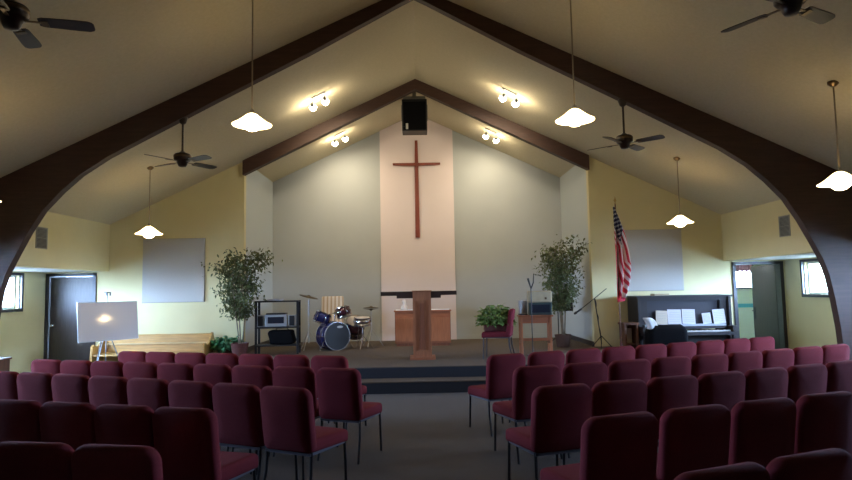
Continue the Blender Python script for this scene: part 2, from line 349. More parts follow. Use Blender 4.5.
# ------------------------------------------------------------- chairs
def make_chair(x, y, rz, label, z=0, group='burgundy chairs in rows'):
    t = thing('banquet_chair', label, 'chair', (x, y, z), rz, group)
    # seat cushion: rounded box, a little crowned, waterfall front
    m = MB().box((0, 0, 0), (.455, .50, .105), bev=.040, seg=4)
    for v in m.bm.verts:
        X, Y = v.co.x/.2275, v.co.y/.25
        if v.co.z > 0: v.co.z += .014*(1-X*X)*(1-Y*Y)
        if v.co.y > .12: v.co.z -= .012*((v.co.y-.12)/.105)**2
        v.co.x *= 1-.03*(-Y if Y < 0 else 0)
    m.build('seat', 'fabric', t, smooth=True, loc=(0, .045, .432))
    # backrest: tall rounded panel, fully upholstered, leaning back
    bm = MB(); Wd, Hh, T, R = .233, .245, .040, .075
    outl = []
    for cx, cy, a0, r in ((1, 1, 0, R), (-1, 1, 90, R), (-1, -1, 180, .045), (1, -1, 270, .045)):
        for q in range(7):
            a = math.radians(a0+q*15); outl.append((cx*(Wd-r)+r*math.cos(a), cy*(Hh-r)+r*math.sin(a)))
    rings = []
    for tt, ins in ((-T, .022), (-T*.72, .006), (-T*.25, 0), (T*.25, 0), (T*.72, .006), (T, .022)):
        ring = []
        for px, pz in outl:
            l = math.hypot(px, pz); f = 1-ins/l
            xx, zz = px*f, pz*f
            zz += .010*(1-(xx/Wd)**2)*(zz/Hh if zz > 0 else 0)
            xx *= 1-.02*(zz < 0)*abs(zz/Hh)
            ring.append(bm.bm.verts.new((xx, tt - .018*(xx/Wd)**2*-1, zz)))
        rings.append(ring)
    L = len(outl)
    for a, c in zip(rings, rings[1:]):
        for i in range(L): bm.bm.faces.new((a[i], a[(i+1) % L], c[(i+1) % L], c[i]))
    for ring, yy in ((rings[0], -T-.003), (rings[-1], T+.003)):
        c = bm.bm.verts.new((0, yy, 0))
        inner = [bm.bm.verts.new((v.co.x*.55, yy+.004*(1 if yy < 0 else -1)*.3+.006*(v.co.x/Wd)**2, v.co.z*.55)) for v in ring]
        for i in range(L):
            bm.bm.faces.new((ring[i], ring[(i+1) % L], inner[(i+1) % L], inner[i])); bm.bm.faces.new((inner[i], inner[(i+1) % L], c))
    bm.build('backrest', 'fabric', t, smooth=True, loc=(0, -.222, .625), rot=(math.radians(8), 0, 0))
    for s in (-1, 1):
        MB().tube([(s*.205, .255, .385), (s*.207, .262, .20), (s*.21, .27, .0)], .0115).build('leg', 'frame', t, smooth='auto')
        MB().tube([(s*.205, -.19, .39), (s*.208, -.20, .22), (s*.215, -.25, .0)], .0115).build('leg', 'frame', t, smooth='auto')
    m = MB(); m.b(-.212, -.192, -.21, .265, .365, .385); m.b(.192, .212, -.21, .265, .365, .385); m.b(-.21, .21, .245, .265, .365, .383); m.b(-.21, .21, -.21, -.19, .365, .383)
    m.build('seat_frame', 'chairrail', t)
    m = MB()
    for s in (-1, 1): m.tube([(s*.185, -.185, .385), (s*.185, -.205, .45)], .011)
    m.build('back_frame', 'frame', t)
    return t
M['chairrail'] = mat('chair_rail_metal', (.22, .22, .26), .28, metal=.85)
ROWS = {'L1': [(-0.949, 7.378, -0.367), (-1.417, 7.557, -0.367), (-1.876, 7.734, -0.366), (-2.328, 7.907, -0.365), (-2.773, 8.077, -0.365), (-3.21, 8.243, -0.364), (-3.639, 8.407, -0.363)], 'L2': [(-0.694, 6.209, -0.37), (-1.155, 6.387, -0.368), (-1.61, 6.562, -0.366), (-2.061, 6.735, -0.365), (-2.507, 6.905, -0.363), (-2.948, 7.071, -0.361), (-3.384, 7.235, -0.359), (-3.815, 7.397, -0.357), (-4.241, 7.555, -0.354)], 'L3': [(-0.932, 5.073, -0.472), (-1.378, 5.297, -0.459), (-1.823, 5.513, -0.446), (-2.268, 5.722, -0.433), (-2.713, 5.924, -0.419), (-3.157, 6.119, -0.406), (-3.601, 6.306, -0.392), (-4.044, 6.486, -0.378)], 'L4': [(-1.446, 4.296, -0.312), (-1.897, 4.442, -0.312), (-2.349, 4.588, -0.312), (-2.8, 4.733, -0.312)], 'L5': [(-1.437, 3.333, -0.208), (-1.898, 3.43, -0.208)],
'R1': [(0.875, 7.188, 0.394), (1.365, 7.392, 0.394), (1.848, 7.593, 0.394), (2.324, 7.791, 0.395), (2.792, 7.986, 0.395), (3.253, 8.178, 0.395), (3.706, 8.367, 0.395), (4.152, 8.553, 0.396), (4.59, 8.736, 0.396)], 'R2': [(1.024, 6.096, 0.314), (1.519, 6.26, 0.326), (2.007, 6.428, 0.338), (2.488, 6.601, 0.351), (2.962, 6.777, 0.363), (3.428, 6.958, 0.376), (3.888, 7.143, 0.39), (4.34, 7.333, 0.403), (4.785, 7.526, 0.417)], 'R3': [(0.991, 4.925, 0.305), (1.471, 5.08, 0.322), (1.947, 5.244, 0.34), (2.421, 5.416, 0.357), (2.892, 5.596, 0.375), (3.36, 5.785, 0.392), (3.825, 5.982, 0.41)], 'R4': [(1.061, 3.809, 0.339), (1.574, 3.99, 0.339), (2.087, 4.171, 0.339), (2.601, 4.351, 0.339)], 'R5': [(1.107, 2.74, 0.368), (1.582, 2.923, 0.368)]}
ORD = ['', 'second', 'third', 'fourth', 'fifth', 'sixth', 'seventh', 'eighth', 'ninth', 'tenth']
RN = {1: 'front row', 2: 'second row', 3: 'third row', 4: 'fourth row', 5: 'nearest row'}
proto = None
SCX = dict(L1=1, L2=.99, L3=1.03, L4=1.0, L5=1.0, R1=1.03, R2=1.04, R3=1.05, R4=1.07, R5=1.05)      # rows of slightly wider chairs
for rn, lst in ROWS.items():
    side = 'left' if rn[0] == 'L' else 'right'; row = RN[int(rn[1])]
    for i, (x, y, rz) in enumerate(lst):
        where = 'at the aisle' if i == 0 else ('outermost' if i == len(lst)-1 else '%s from the aisle' % ORD[i])
        lab = 'burgundy padded metal-framed chair, %s, %s of the %s block' % (where, row, side)
        if proto is None: proto = make_chair(x, y, rz, lab, group='burgundy chairs in the %s block' % side)
        else:
            c = dup(proto); c.location = (x, y, 0); c.rotation_euler = (0, 0, rz); c.scale = (SCX[rn], 1, 1); c['label'] = lab; c['group'] = 'burgundy chairs in the %s block' % side

# ------------------------------------------------------------- ceiling fans
def fan(x, y, ztop, zb, ang, label):
    t = thing('ceiling_fan', label, 'fan', (x, y, zb), 0, 'ceiling fans')
    L = ztop-zb
    MB().lathe([(0, L), (.065, L), (.07, L-.03), (.045, L-.10), (.02, L-.12), (0, L-.12)], 18).build('canopy', 'fanbody', t, smooth=True)
    MB().tube([(0, 0, L-.11), (0, 0, .15)], .016).build('downrod', 'fanbody', t, smooth='auto')
    MB().lathe([(0, .17), (.03, .17), (.05, .15), (.10, .135), (.118, .12), (.122, .05), (.105, .03), (.08, .015), (.065, -.03), (.05, -.055), (0, -.065)], 24).build('motor', 'fanbody', t, smooth=True)
    MB().lathe([(.119, .112), (.125, .108), (.125, .080), (.119, .076)], 24).build('motor_band', 'brass', t, smooth=True)
    for q in range(4):
        a = ang+q*PI/2; bl = bpy.data.objects.new('blade', None)
        m = MB(); n = 8; P = []
        for (r, w) in ((.19, .045), (.22, .058), (.48, .068), (.55, .066), (.58, .05), (.59, .03)): P.append((r, w))
        out_ = [(r, w) for r, w in P]+[(r, -w) for r, w in P[::-1]]
        m.prism(out_, -.004, .004, 'z')
        bmesh.ops.rotate(m.bm, verts=m.bm.verts, cent=(0, 0, 0), matrix=Matrix.Rotation(math.radians(-12), 3, 'X'))
        bd = m.build('blade', 'fanblade', t, loc=(0, 0, .02), rot=(0, 0, a))
        m = MB(); m.box((.17, 0, -.004), (.16, .028, .008), bev=.003); m.box((.235, 0, -.012), (.05, .075, .006), rot=(math.radians(-12), 0, 0), bev=.002); m.build('blade_bracket', 'brass', bd)
    return t
fan(-3.40, 8.93, 4.19, 3.50, math.radians(57.6), 'far left dark four-bladed ceiling fan hanging from the roof arch')
fan(3.06, 8.93, 4.36, 3.67, math.radians(-44), 'far right dark four-bladed ceiling fan hanging from the roof arch')
fan(-3.17, 4.765, 4.36, 3.76, math.radians(16), 'near dark ceiling fan cut off by the top left corner')
fan(3.02, 4.765, 4.40, 3.80, math.radians(120), 'near dark ceiling fan at the top right edge')

# ------------------------------------------------------------- pendant lamps
def pendant(x, y, z, label):
    t = thing('pendant_lamp', label, 'lamp', (x, y, z), 0, 'white glass pendant lamps'); zt = cz(x)-z
    MB().lathe([(0, zt+.01), (.06, zt+.01), (.06, zt-.02), (.025, zt-.05), (0, zt-.05)], 16).build('canopy', 'brass', t, smooth='auto')
    MB().tube([(0, 0, zt-.04), (0, 0, .13)], .009, 6).build('cord', 'cord', t)
    MB().lathe([(0, .155), (.022, .155), (.026, .12), (.04, .10), (0, .10)], 14).build('cap', 'chrome', t, smooth='auto')
    m = MB(); pr = [(.035, .110), (.06, .098), (.09, .074), (.13, .040), (.17, .010), (.205, -.012), (.230, -.024)]
    m.lathe(pr+[(r-.004, z_-.006) for r, z_ in pr[::-1]], 28)
    m.build('lamp_shade', 'glow', t, smooth=True)
    MB().lathe([(0, .07), (.05, .05), (.09, .01), (.105, -.025), (.09, -.06), (.055, -.090), (0, -.102)], 20).build('bulb', 'globe', t, smooth=True)
    return t
pendant(-1.93, 7.2, 3.60, 'lit white pendant lamp above the left chairs, nearer the centre')
pendant(1.89, 7.2, 3.60, 'lit white pendant lamp above the right chairs, nearer the centre')
pendant(-4.76, 11.0, 2.70, 'lit white pendant lamp in front of the left grey wall panel')
pendant(4.71, 11.0, 2.74, 'lit white pendant lamp above the piano in front of the right grey wall panel')
pendant(4.76, 6.84, 2.73, 'lit white pendant lamp at the right edge over the dark arch')
pendant(-4.86, 6.84, 2.70, 'white pendant lamp just cut off at the left edge')

# ------------------------------------------------------------- track spotlights
def spots(x, y, tx, ty, tz, label, e):
    zc = cz(x); t = thing('twin_spotlight', label, 'lamp', (x, y, zc), 0, 'twin spotlights on the sloping ceiling')
    sgn = 1 if x > 0 else -1; tilt = math.atan(SL)*sgn
    MB().box((0, 0, -.012), (.30, .05, .02), rot=(0, tilt, 0), bev=.004).build('mounting_bar', 'silver', t)
    for q in (-1, 1):
        hx = q*.115; hz = -SL*hx*sgn-.15
        p = Vector((x+hx, y, zc+hz)); d = (Vector((tx+q*.3, ty, tz))-p).normalized()
        h = MB().tube([(hx, 0, hz+.14), (hx, 0, hz+.04)], .008, 6); h.build('arm', 'silver', t)
        R = d.to_track_quat('Z', 'Y').to_matrix().to_4x4()
        hd = MB().lathe([(0, -.05), (.022, -.045), (.03, -.02), (.045, .025), (.04, .025), (.03, -.01), (0, -.02)], 18).build('spot_head', 'silver', t, smooth=True, loc=(hx, 0, hz), rot=R.to_euler())
        MB().lathe([(0, .115), (.045, .100), (.068, .065), (.066, .040), (.045, .018), (0, .005)], 16).build('bulb', 'bulb', hd, smooth=True)
        l = lamp('spot_beam', 'SPOT', p+d*.13, e, (1, .84, .60), spot_size=math.radians(100), spot_blend=.9, shadow_soft_size=.04); aim(l, d)
        l = lamp('spot_glow', 'POINT', p+d*.13+Vector((0, 0, -.05)), e*.10, (1, .86, .62), shadow_soft_size=.03)
spots(-1.80, 11.3, -1.2, 15.6, 2.2, 'lit twin spotlight on the left ceiling slope in front of the far beam', SPOT_E*1.3)
spots(1.76, 11.3, 1.2, 15.6, 2.2, 'lit twin spotlight on the right ceiling slope in front of the far beam', SPOT_E*1.3)
spots(-1.77, 14.2, -1.8, 15.6, 4.0, 'lit twin spotlight inside the alcove, left of the hanging box', SPOT_E*.55)
spots(1.75, 14.2, 1.8, 15.6, 4.0, 'lit twin spotlight inside the alcove, right of the hanging box', SPOT_E*.55)

# ------------------------------------------------------------- speaker under the ridge, cross, vents, wall panels
t = thing('hanging_speaker', 'black box speaker hanging under the ridge above the cross', 'speaker', (-.025, 13.55, 5.13))
MB().box((0, .2, .36), (.56, .42, .72), bev=.012).build('cabinet', 'black', t)
MB().box((0, -.016, .34), (.50, .012, .64), bev=.004).build('grille', 'coat', t)
MB().box((-.17, -.025, .10), (.05, .006, .13)).build('label_plate', 'labelm', t)
MB().box((0, .18, .765), (.50, .3, .06)).build('mounting_plate', 'vent', t)
m = MB()
for s in (-1, 1): m.b(s*.285, s*.30, .1, .3, .30, .62)
m.b(-.04, .04, .1, .3, .77, .93); m.build('bracket', 'vent', t)
t = thing('wall_cross', 'slim reddish wooden cross on the white wall panel', 'cross', (-.0, YB-.056, 2.91))
MB().prism([(-.055, 0), (.055, 0), (.045, 1.80), (.035, 2.48), (-.035, 2.48), (-.045, 1.80)], -.045, 0).build('upright', 'crossw', t)
MB().prism([(-.60, 1.84), (-.60, 1.90), (.60, 1.90), (.60, 1.84), (.05, 1.82), (-.05, 1.82)], -.06, -.046).build('crossbar', 'crossw', t)
for s, x, ya in ((-1, -EX, 10.51), (1, EX, 10.60)):
    t = thing('wall_vent', 'grey two-section air grille high on the %s side wall' % ('left' if s < 0 else 'right'), 'vent', (x, ya, 2.42), 0, 'air grilles on the side walls')
    xx = -s*.012
    m = MB(); m.b(0, xx, 0, .32, 0, .02); m.b(0, xx, 0, .32, .175, .195); m.b(0, xx, 0, .32, .35, .37); m.b(0, xx, 0, .02, 0, .37); m.b(0, xx, .30, .32, 0, .37); m.build('frame', 'vent', t)
    m = MB()
    for q in range(14):
        zz = .03+q*.0115 if q < 7 else .205+(q-7)*.0115*1.7
        m.box((-s*.007, .16, .035+(q % 7)*.021+(0 if q < 7 else .175)), (.012, .28, .004), rot=(0, s*.7, 0))
    m.build('slats', 'vent', t); MB().b(-s*.001, -s*.003, .02, .30, .02, .35).build('gap_shade', 'ventdark', t)  # dark sheet behind the slats paints the shade of the gaps
def wpanel(x0, x1, z0, z1, lab):
    t = thing('acoustic_panel', lab, 'panel', ((x0+x1)/2, YM, z0), 0, 'grey fabric wall panels'); w, h = x1-x0, z1-z0
    MB().box((0, -.02, h/2), (w, .034, h), bev=.008).build('fabric_face', 'panelgrey', t)
    m = MB(); m.b(-w/2-.008, w/2+.008, -.012, -.001, -.008, 0); m.b(-w/2-.008, w/2+.008, -.012, -.001, h, h+.008); m.b(-w/2-.008, -w/2, -.012, -.001, 0, h); m.b(w/2, w/2+.008, -.012, -.001, 0, h); m.build('edge_strip', 'vent', t)
wpanel(-5.74, -4.46, 1.44, 2.76, 'grey square fabric panel on the left wall behind the whiteboard')
wpanel(4.28, 5.57, 1.50, 2.78, 'grey square fabric panel on the right wall above the piano')

# ------------------------------------------------------------- lectern and communion cabinet
t = thing('lectern', 'reddish wooden column lectern with wide dark top at the front of the stage', 'lectern', (0, 11.35, ST))
MB().box((.055, 0, .025), (.46, .44, .05), bev=.008).build('base', 'oakh', t)
m = MB(); m.b(-.11, .22, -.12, .20, .05, 1.09, bev=.006); m.build('column', 'oak', t)
m = MB(); m.b(-.11, -.065, -.145, -.121, .05, 1.207); m.b(.175, .22, -.145, -.121, .05, 1.207); m.b(-.065, .175, -.145, -.121, .05, .16); m.b(-.065, .175, -.145, -.121, 1.05, 1.207); m.build('column_trim', 'oak', t)
m = MB(); m.prism([(.0, .18), (.11, .18), (.09, 1.0), (.02, 1.0)], -.131, -.121); m.build('recess_shade', 'oakdark', t)  # darker raised strip stands in for the shaded carved recess
MB().box((0, .055, 1.15), (.80, .32, .115), bev=.006).build('reading_shelf', 'brownblk', t)
MB().box((0, .02, 1.180), (1.38, .16, .075), bev=.006).build('side_arm', 'brownblk', t)
MB().box((.055, -.02, 1.220), (.36, .38, .020), bev=.004).build('book_rest', 'oakh', t)
t = thing('communion_cabinet', 'low reddish wooden cabinet with white runner behind the lectern', 'cabinet', (.08, 13.9, ST))
MB().b(-.62, .62, 0, .45, .06, .76, bev=.005).build('body', 'oakh', t)
MB().b(-.59, .59, .03, .43, 0, .06).build('plinth', 'oakdark', t)
for x0, x1 in ((-.60, -.02), (.02, .60)): MB().b(x0, x1, -.02, -.001, .10, .62, bev=.006).build('door', 'oak', t)
MB().box((0, .22, .775), (1.28, .5, .03), bev=.006).build('top', 'oakh', t)
MB().b(-.60, .60, .0, .42, .791, .799).build('table_runner', 'whitecl'); o = bpy.data.objects['table_runner']; o.location = (.08, 13.9, ST); A(o, 'thin white runner lying on the reddish cabinet behind the lectern', 'cloth')
m = MB().lathe([(0, 0), (.07, 0), (.085, .03), (.06, .09), (.035, .13), (.05, .17), (.04, .21), (0, .22)], 16)
o = m.build('figurine', 'drumhead', smooth=True, loc=(-.33, 14.05, ST+.80)); A(o, 'small cream figurine on the cabinet just left of the lectern column', 'ornament')

# ------------------------------------------------------------- ficus trees
def ficus(x, y, z, H, spread, seed, label, pot, lean=0):
    R = random.Random(seed); t = thing('ficus_tree', label, 'plant', (x, y, z), 0, 'ficus trees beside the stage alcove')
    MB().lathe([(0, 0), (.13, 0), (.17, .24), (.175, .26), (.155, .26), (.15, .22), (0, .22)], 20).build('pot', pot, t, smooth='auto')
    MB().lathe([(0, .228), (.148, .228)], 20).build('soil', 'soil', t)
    tips = []; m = MB()
    for q in range(4):
        a = q*PI/2+R.random(); px, py = .045*math.cos(a), .045*math.sin(a); pts = []
        top = H*(.72+.1*R.random())
        for i in range(9):
            f = i/8; sw = .05*math.sin(f*5+q)
            pts.append((px+math.cos(a)*(f*f*.16)+sw*.5, py+math.sin(a)*(f*f*.16)+sw*.3, .2+f*(top-.2)))
        m.tube(pts, .014, 7, r1=.006)
        for b_ in range(19):
            f = .34+.66*(b_+R.random()*.5)/19; i = min(int(f*8), 7); u = f*8-i; P = Vector(pts[i]).lerp(Vector(pts[i+1]), u)
            ba = R.random()*2*PI; el = .5+.6*R.random()
            env = spread*(.26+.66*math.sin(min(1, max(0, (P.z/H-.25)/.70))*PI*.72))
            ln = env*(.55+.5*R.random())
            E = P+Vector((math.cos(ba)*ln, math.sin(ba)*ln*.8, ln*el*.8))
            mid = P.lerp(E, .5)+Vector((0, 0, .06*ln)); m.tube([P, mid, E], .005, 5, r1=.002)
            tips += [(P, mid, E)]
    m.build('trunk', 'bark', t, smooth=True)
    m = MB()
    for P, mid, E in tips:
        for _ in range(36):
            f = R.random()**.55; c = (P.lerp(mid, f*2) if f < .5 else mid.lerp(E, f*2-1))+Vector((R.gauss(0, .075), R.gauss(0, .075), R.gauss(-.02, .075)))
            if c.z < .80-.1*R.random() or c.z > H*1.0: continue
            l = .065+.035*R.random(); w = l*.5; e = Euler((R.gauss(-.6, .5), R.gauss(0, .4), R.random()*2*PI)).to_matrix()
            p = [e @ Vector(q) for q in ((0, 0, 0), (w*.5, l*.45, .006), (0, l, -.01), (-w*.5, l*.45, .006))]
            a_ = [m.bm.verts.new(c+q) for q in p]; m.bm.faces.new(a_)
    f = m.build('foliage', 'leaf', t, loc=(0, 0, 0))
    return t
ficus(-3.55, 12.42, ST, 2.42, .56, 3, 'tall ficus tree in a pot left of the metal rack', 'maroonpot')
ficus(3.0, 13.05, ST, 2.46, .58, 11, 'tall ficus tree in a brown pot behind the small wooden table', 'pot')

def bushy(name, loc, rx, ry, H, leaf, pot, n, label, seed, box=None, lw=.06):
    R = random.Random(seed); t = thing(name, label, 'plant', loc)
    if box: MB().box((0, 0, box[2]/2), box, bev=.015).build('planter', pot, t); zb = box[2]-.01
    else: MB().lathe([(0, 0), (.10, 0), (.14, .16), (.125, .16), (.12, .14), (0, .14)], 18).build('planter', pot, t, smooth='auto'); zb = .14
    m = MB(); st = MB()
    for i in range(n):
        a = R.random()*2*PI; e = math.acos(R.random()*1.25-.27); r = .6+.45*R.random()
        c = Vector((rx*r*math.sin(e)*math.cos(a), ry*r*math.sin(e)*math.sin(a), zb+H*r*math.cos(e)*.85+.04))
        if i % 6 == 0: st.tube([(0, 0, zb), (c.x*.5, c.y*.5, zb+(c.z-zb)*.7), c], .004, 5)
        l = lw*(.8+.7*R.random()); w = l*.8; M3 = Euler((R.gauss(.1, .5), R.gauss(0, .4), a-PI/2+R.gauss(0, .6))).to_matrix()
        q = [(0, 0, 0), (w*.45, l*.3, .012), (w*.3, l*.75, .0), (0, l*1.1, -.02), (-w*.3, l*.75, 0), (-w*.45, l*.3, .012)]
        vv = [m.bm.verts.new(c+M3 @ Vector(p)) for p in q]; m.bm.faces.new(vv)
    m.build('leaves', leaf, t); st.build('stems', leaf, t)
    return t
bushy('leafy_plant', (-3.90, 12.78, ST), .30, .22, .24, 'leaf3', 'pot', 420, 'low bright green leafy plant between the pew and the tall left tree', 5, box=(.22, .22, .12), lw=.08)

# ------------------------------------------------------------- rack with stereo
t = thing('metal_rack', 'black open metal rack with shelves left of the drum kit', 'shelf', (-2.87, 12.75, ST), math.radians(4))
for s in (-1, 1):
    for q in (-1, 1): MB().box((s*.41, q*.17, .535), (.045, .03, 1.07), bev=.003).build('post', 'black', t)
for z_ in (.18, .54, 1.06): MB().box((0, 0, z_), (.865, .40, .03), bev=.004).build('shelf', 'black', t)
c_ = thing('stereo', 'silver stereo unit on the middle shelf of the black rack', 'stereo', (-2.89, 12.72, ST+.556), math.radians(4))
MB().box((0, 0, .12), (.44, .26, .24), bev=.015).build('body', 'silver', c_); MB().box((0, -.134, .13), (.32, .008, .13), bev=.003).build('display', 'screen', c_); MB().box((0, 0, .255), (.40, .24, .03), bev=.01).build('lid', 'black', c_)
for q, w in ((-1, 'left'), (1, 'right')):
    c_ = thing('stereo_speaker', 'small black and silver speaker %s of the silver stereo on the rack' % w, 'speaker', (-2.89+q*.315, 12.72, ST+.556), math.radians(4), 'stereo speakers on the rack')
    MB().box((0, 0, .115), (.13, .2, .23), bev=.01).build('box', 'silver', c_); MB().box((0, -.102, .115), (.10, .008, .20), bev=.003).build('grille', 'black', c_)
m = MB()
for i in range(5): m.box((rnd.uniform(-.02, .02), rnd.uniform(-.02, .02), .003+i*.006), (.34, .24, .005), rot=(0, 0, rnd.uniform(-.12, .12)))
A(m.build('paper_stack', 'paper', loc=(-2.95, 12.75, ST+1.076)), 'loose stack of white papers on top of the black rack', 'papers')
m = MB().box((0, 0, .15), (.50, .3, .29), bev=.07, seg=4)
for v in m.bm.verts: v.co.x += .02*math.sin(v.co.z*20); v.co.z *= 1-.12*abs(v.co.x)
t = thing('black_bag', 'black soft bag on the lowest shelf of the rack', 'bag', (-2.78, 12.72, ST+.196)); m.build('body', 'coat', t, smooth=True)
MB().tube([(-.14, 0, .27), (-.1, 0, .325), (.1, 0, .325), (.14, 0, .27)], .012).build('handle', 'black', t, smooth=True)

# ------------------------------------------------------------- drum kit
def drum(par, name, shell, r, h, loc, rot, headm='drumhead', lugs=8):
    d = MB().lathe([(r, 0), (r, h)], 32).build(name, shell, par, smooth=True, loc=loc, rot=rot)
    sd = d.modifiers.new('thick', 'SOLIDIFY'); sd.thickness = .008
    MB().lathe([(0, h+.004), (r-.004, h+.004), (r-.004, h-.002), (0, h-.002)], 32).build('drum_head', headm, d, smooth='auto'); MB().lathe([(0, .0), (r-.01, .0), (r-.01, .004), (0, .004)], 32).build('drum_head', headm, d, smooth='auto')
    m = MB()
    for z0 in (-.008, h-.012): m.lathe([(r-.002, z0), (r+.012, z0), (r+.012, z0+.022), (r-.002, z0+.022)], 32)
    for q in range(lugs):
        a = 2*PI*q/lugs; m.tube([((r+.01)*math.cos(a), (r+.01)*math.sin(a), .01), ((r+.01)*math.cos(a), (r+.01)*math.sin(a), h-.01)], .005, 5); m.box(((r+.01)*math.cos(a), (r+.01)*math.sin(a), h/2), (.022, .022, .05), rot=(0, 0, a), bev=.004)
    m.build('hoop_hardware', 'chrome', d, smooth='auto'); return d
t = thing('bass_drum', 'black bass drum with two tom drums mounted on top', 'drum', (-1.80, 13.35, ST))
az = math.radians(34)                             # front head turned towards the room's right
fd = Vector((math.sin(az), -math.cos(az), 0)); Rb = fd.to_track_quat('Z', 'Y').to_euler()
d = drum(t, 'drum_shell', 'bluedrum', .29, .42, -fd*.30+Vector((0, 0, .30)), Rb, 'black', 8)
# brand oval on the front head
m = MB(); m.lathe([(0, .4245), (.07, .4245)], 24, Matrix.Translation((.0, .0, .0003)) @ Matrix.Diagonal((1, .36, 1, 1)))
q_ = m.build('front_logo', 'labelm', d); q_.location = (.06, .19, 0)
m = MB()
for s in (-1, 1):
    sd_ = Vector((fd.y, -fd.x, 0))*s; m.tube([fd*.05+sd_*.27+Vector((0, 0, .2)), fd*.10+sd_*.40+Vector((0, 0, .012))], .009)
m.build('spur', 'chrome', t)
MB().tube([(0, 0, .57), (0, 0, .80)], .013).build('tom_post', 'chrome', t)
m = MB(); m.tube([(0, 0, .78), (-.20, .02, .74)], .011); m.tube([(0, 0, .78), (.20, .0, .84)], .011); m.build('tom_arm', 'chrome', t)
drum(t, 'tom_drum', 'bluedrum', .165, .22, (-.33, .12, .57), (math.radians(-9), math.radians(22), 0), lugs=6)
drum(t, 'tom_drum', 'reddrum', .15, .20, (.20, .10, .70), (math.radians(-7), math.radians(-16), 0), lugs=6)
t = thing('snare_drum', 'chrome snare drum on a stand right of the bass drum', 'drum', (-1.22, 13.45, ST))
drum(t, 'drum_shell', 'chrome', .17, .15, (0, 0, .52), (math.radians(8), 0, 0), lugs=8)
m = MB(); m.tube([(0, 0, .12), (0, 0, .45)], .011)
for q in range(3):
    a = q*2*PI/3+.4; m.tube([(0, 0, .30), (math.cos(a)*.24, math.sin(a)*.24, .012)], .008); m.tube([(0, 0, .45), (math.cos(a)*.16, math.sin(a)*.16, .52)], .008)
m.build('stand', 'chrome', t)
t = thing('floor_tom', 'dark floor tom with cream head behind the bass drum', 'drum', (-1.43, 13.80, ST))
drum(t, 'drum_shell', 'reddrum', .19, .36, (0, 0, .30), (math.radians(34), math.radians(8), 0), lugs=6)
for q in range(3):
    a = q*2*PI/3+.9; MB().tube([(math.cos(a)*.21, math.sin(a)*.21, .45), (math.cos(a)*.22, math.sin(a)*.22, .01)], .008).build('leg', 'chrome', t)
def stand(name, lab, x, y, h, tilt, r, cymn=1, grp='cymbal stands of the drum kit'):
    t = thing(name, lab, 'cymbal', (x, y, ST), 0, grp)
    m = MB(); m.tube([(0, 0, .15), (0, 0, h)], .011)
    m.build('pole', 'grey', t)
    for q in range(3):
        a = q*2*PI/3+.3; MB().tube([(0, 0, .42), (math.cos(a)*.27, math.sin(a)*.27, .012)], .008).build('leg', 'grey', t)
        
    for c in range(cymn):
        MB().lathe([(0, .035), (.02, .034), (.05, .012), (r, -.004), (r, -.007), (.05, .006), (.0, .028)], 30).build('cymbal', 'bronze', t, smooth=True, loc=(0, 0, h-.03-c*.035), rot=(tilt if c == 0 else PI, math.radians(0) if c else 0 if r < .19 else math.radians(15), 0))
    return t
stand('crash_cymbal', 'tilted crash cymbal on a stand between the rack and drums', -2.37, 13.45, 1.17, math.radians(4), .21)
stand('hi_hat', 'pair of hi-hat cymbals on a tripod right of the drums', -1.07, 13.95, .90, .02, .18, 2)
# striped cream armchair seen behind the drums
t = thing('striped_chair', 'cream striped high-backed chair behind the drum kit', 'chair', (-2.03, 14.45, ST), math.radians(180))
m = MB().box((0, .0, .0), (.52, .10, .66), bev=.045, seg=4); m.build('backrest', 'striped', t, smooth=True, loc=(0, -.22, .80), rot=(math.radians(8), 0, 0))
MB().box((0, .02, .42), (.50, .48, .12), bev=.045, seg=4).build('seat', 'striped', t, smooth=True)
for a in (-1, 1):
    for c in (-1, 1): MB().tube([(a*.2, c*.19, .37), (a*.22, c*.21, 0)], .018, r1=.012).build('leg', 'brnwood', t)

# ------------------------------------------------------------- chair with planter, table, stands at the stage right
c = dup(proto); c.location = (1.44, 11.25, ST); c.rotation_euler = (0, 0, math.radians(76)); c['label'] = 'burgundy chair on the stage carrying the leafy planter'; c['group'] = 'burgundy chairs on the stage'
bushy('potted_plant', (1.38, 11.27, ST+.485), .32, .29, .33, 'leaf2', 'maroonpot', 620, 'round leafy green plant in a maroon planter on the stage chair', 9, box=(.42, .24, .14), lw=.06)
t = thing('wooden_table', 'small reddish wooden table beside the planter chair', 'table', (2.20, 11.85, ST), math.radians(-4))
MB().box((0, 0, .715), (.64, .44, .03), bev=.005).build('tabletop', 'oakh', t)
MB().box((0, 0, .64), (.56, .36, .12)).build('apron', 'oakh', t)
for a in (-1, 1):
    for c in (-1, 1): MB().box((a*.27, c*.17, .35), (.045, .045, .70), bev=.004).build('leg', 'oak', t)
m = MB(); m.b(-.27, .27, -.02, .02, .24, .29); m.b(-.29, -.25, -.17, .17, .20, .24); m.b(.25, .29, -.17, .17, .20, .24); m.build('stretcher', 'oakh', t)
t = thing('teal_case', 'dark teal equipment case on the small wooden table', 'case', (2.30, 11.85, ST+.731), math.radians(-4)); MB().box((0, 0, .115), (.42, .30, .23), bev=.012).build('body', 'teal', t); MB().box((0, -.152, .12), (.34, .006, .15)).build('front_panel', 'screen', t)
t = thing('cream_box', 'cream fabric-covered box on top of the dark teal case', 'box', (2.30, 11.86, ST+.963), math.radians(-3)); MB().box((0, 0, .11), (.44, .28, .22), bev=.03, seg=3).build('body', 'creamcl', t, smooth=True); MB().box((.10, -.142, .08), (.04, .01, .04), bev=.004).build('latch', 'brass', t)
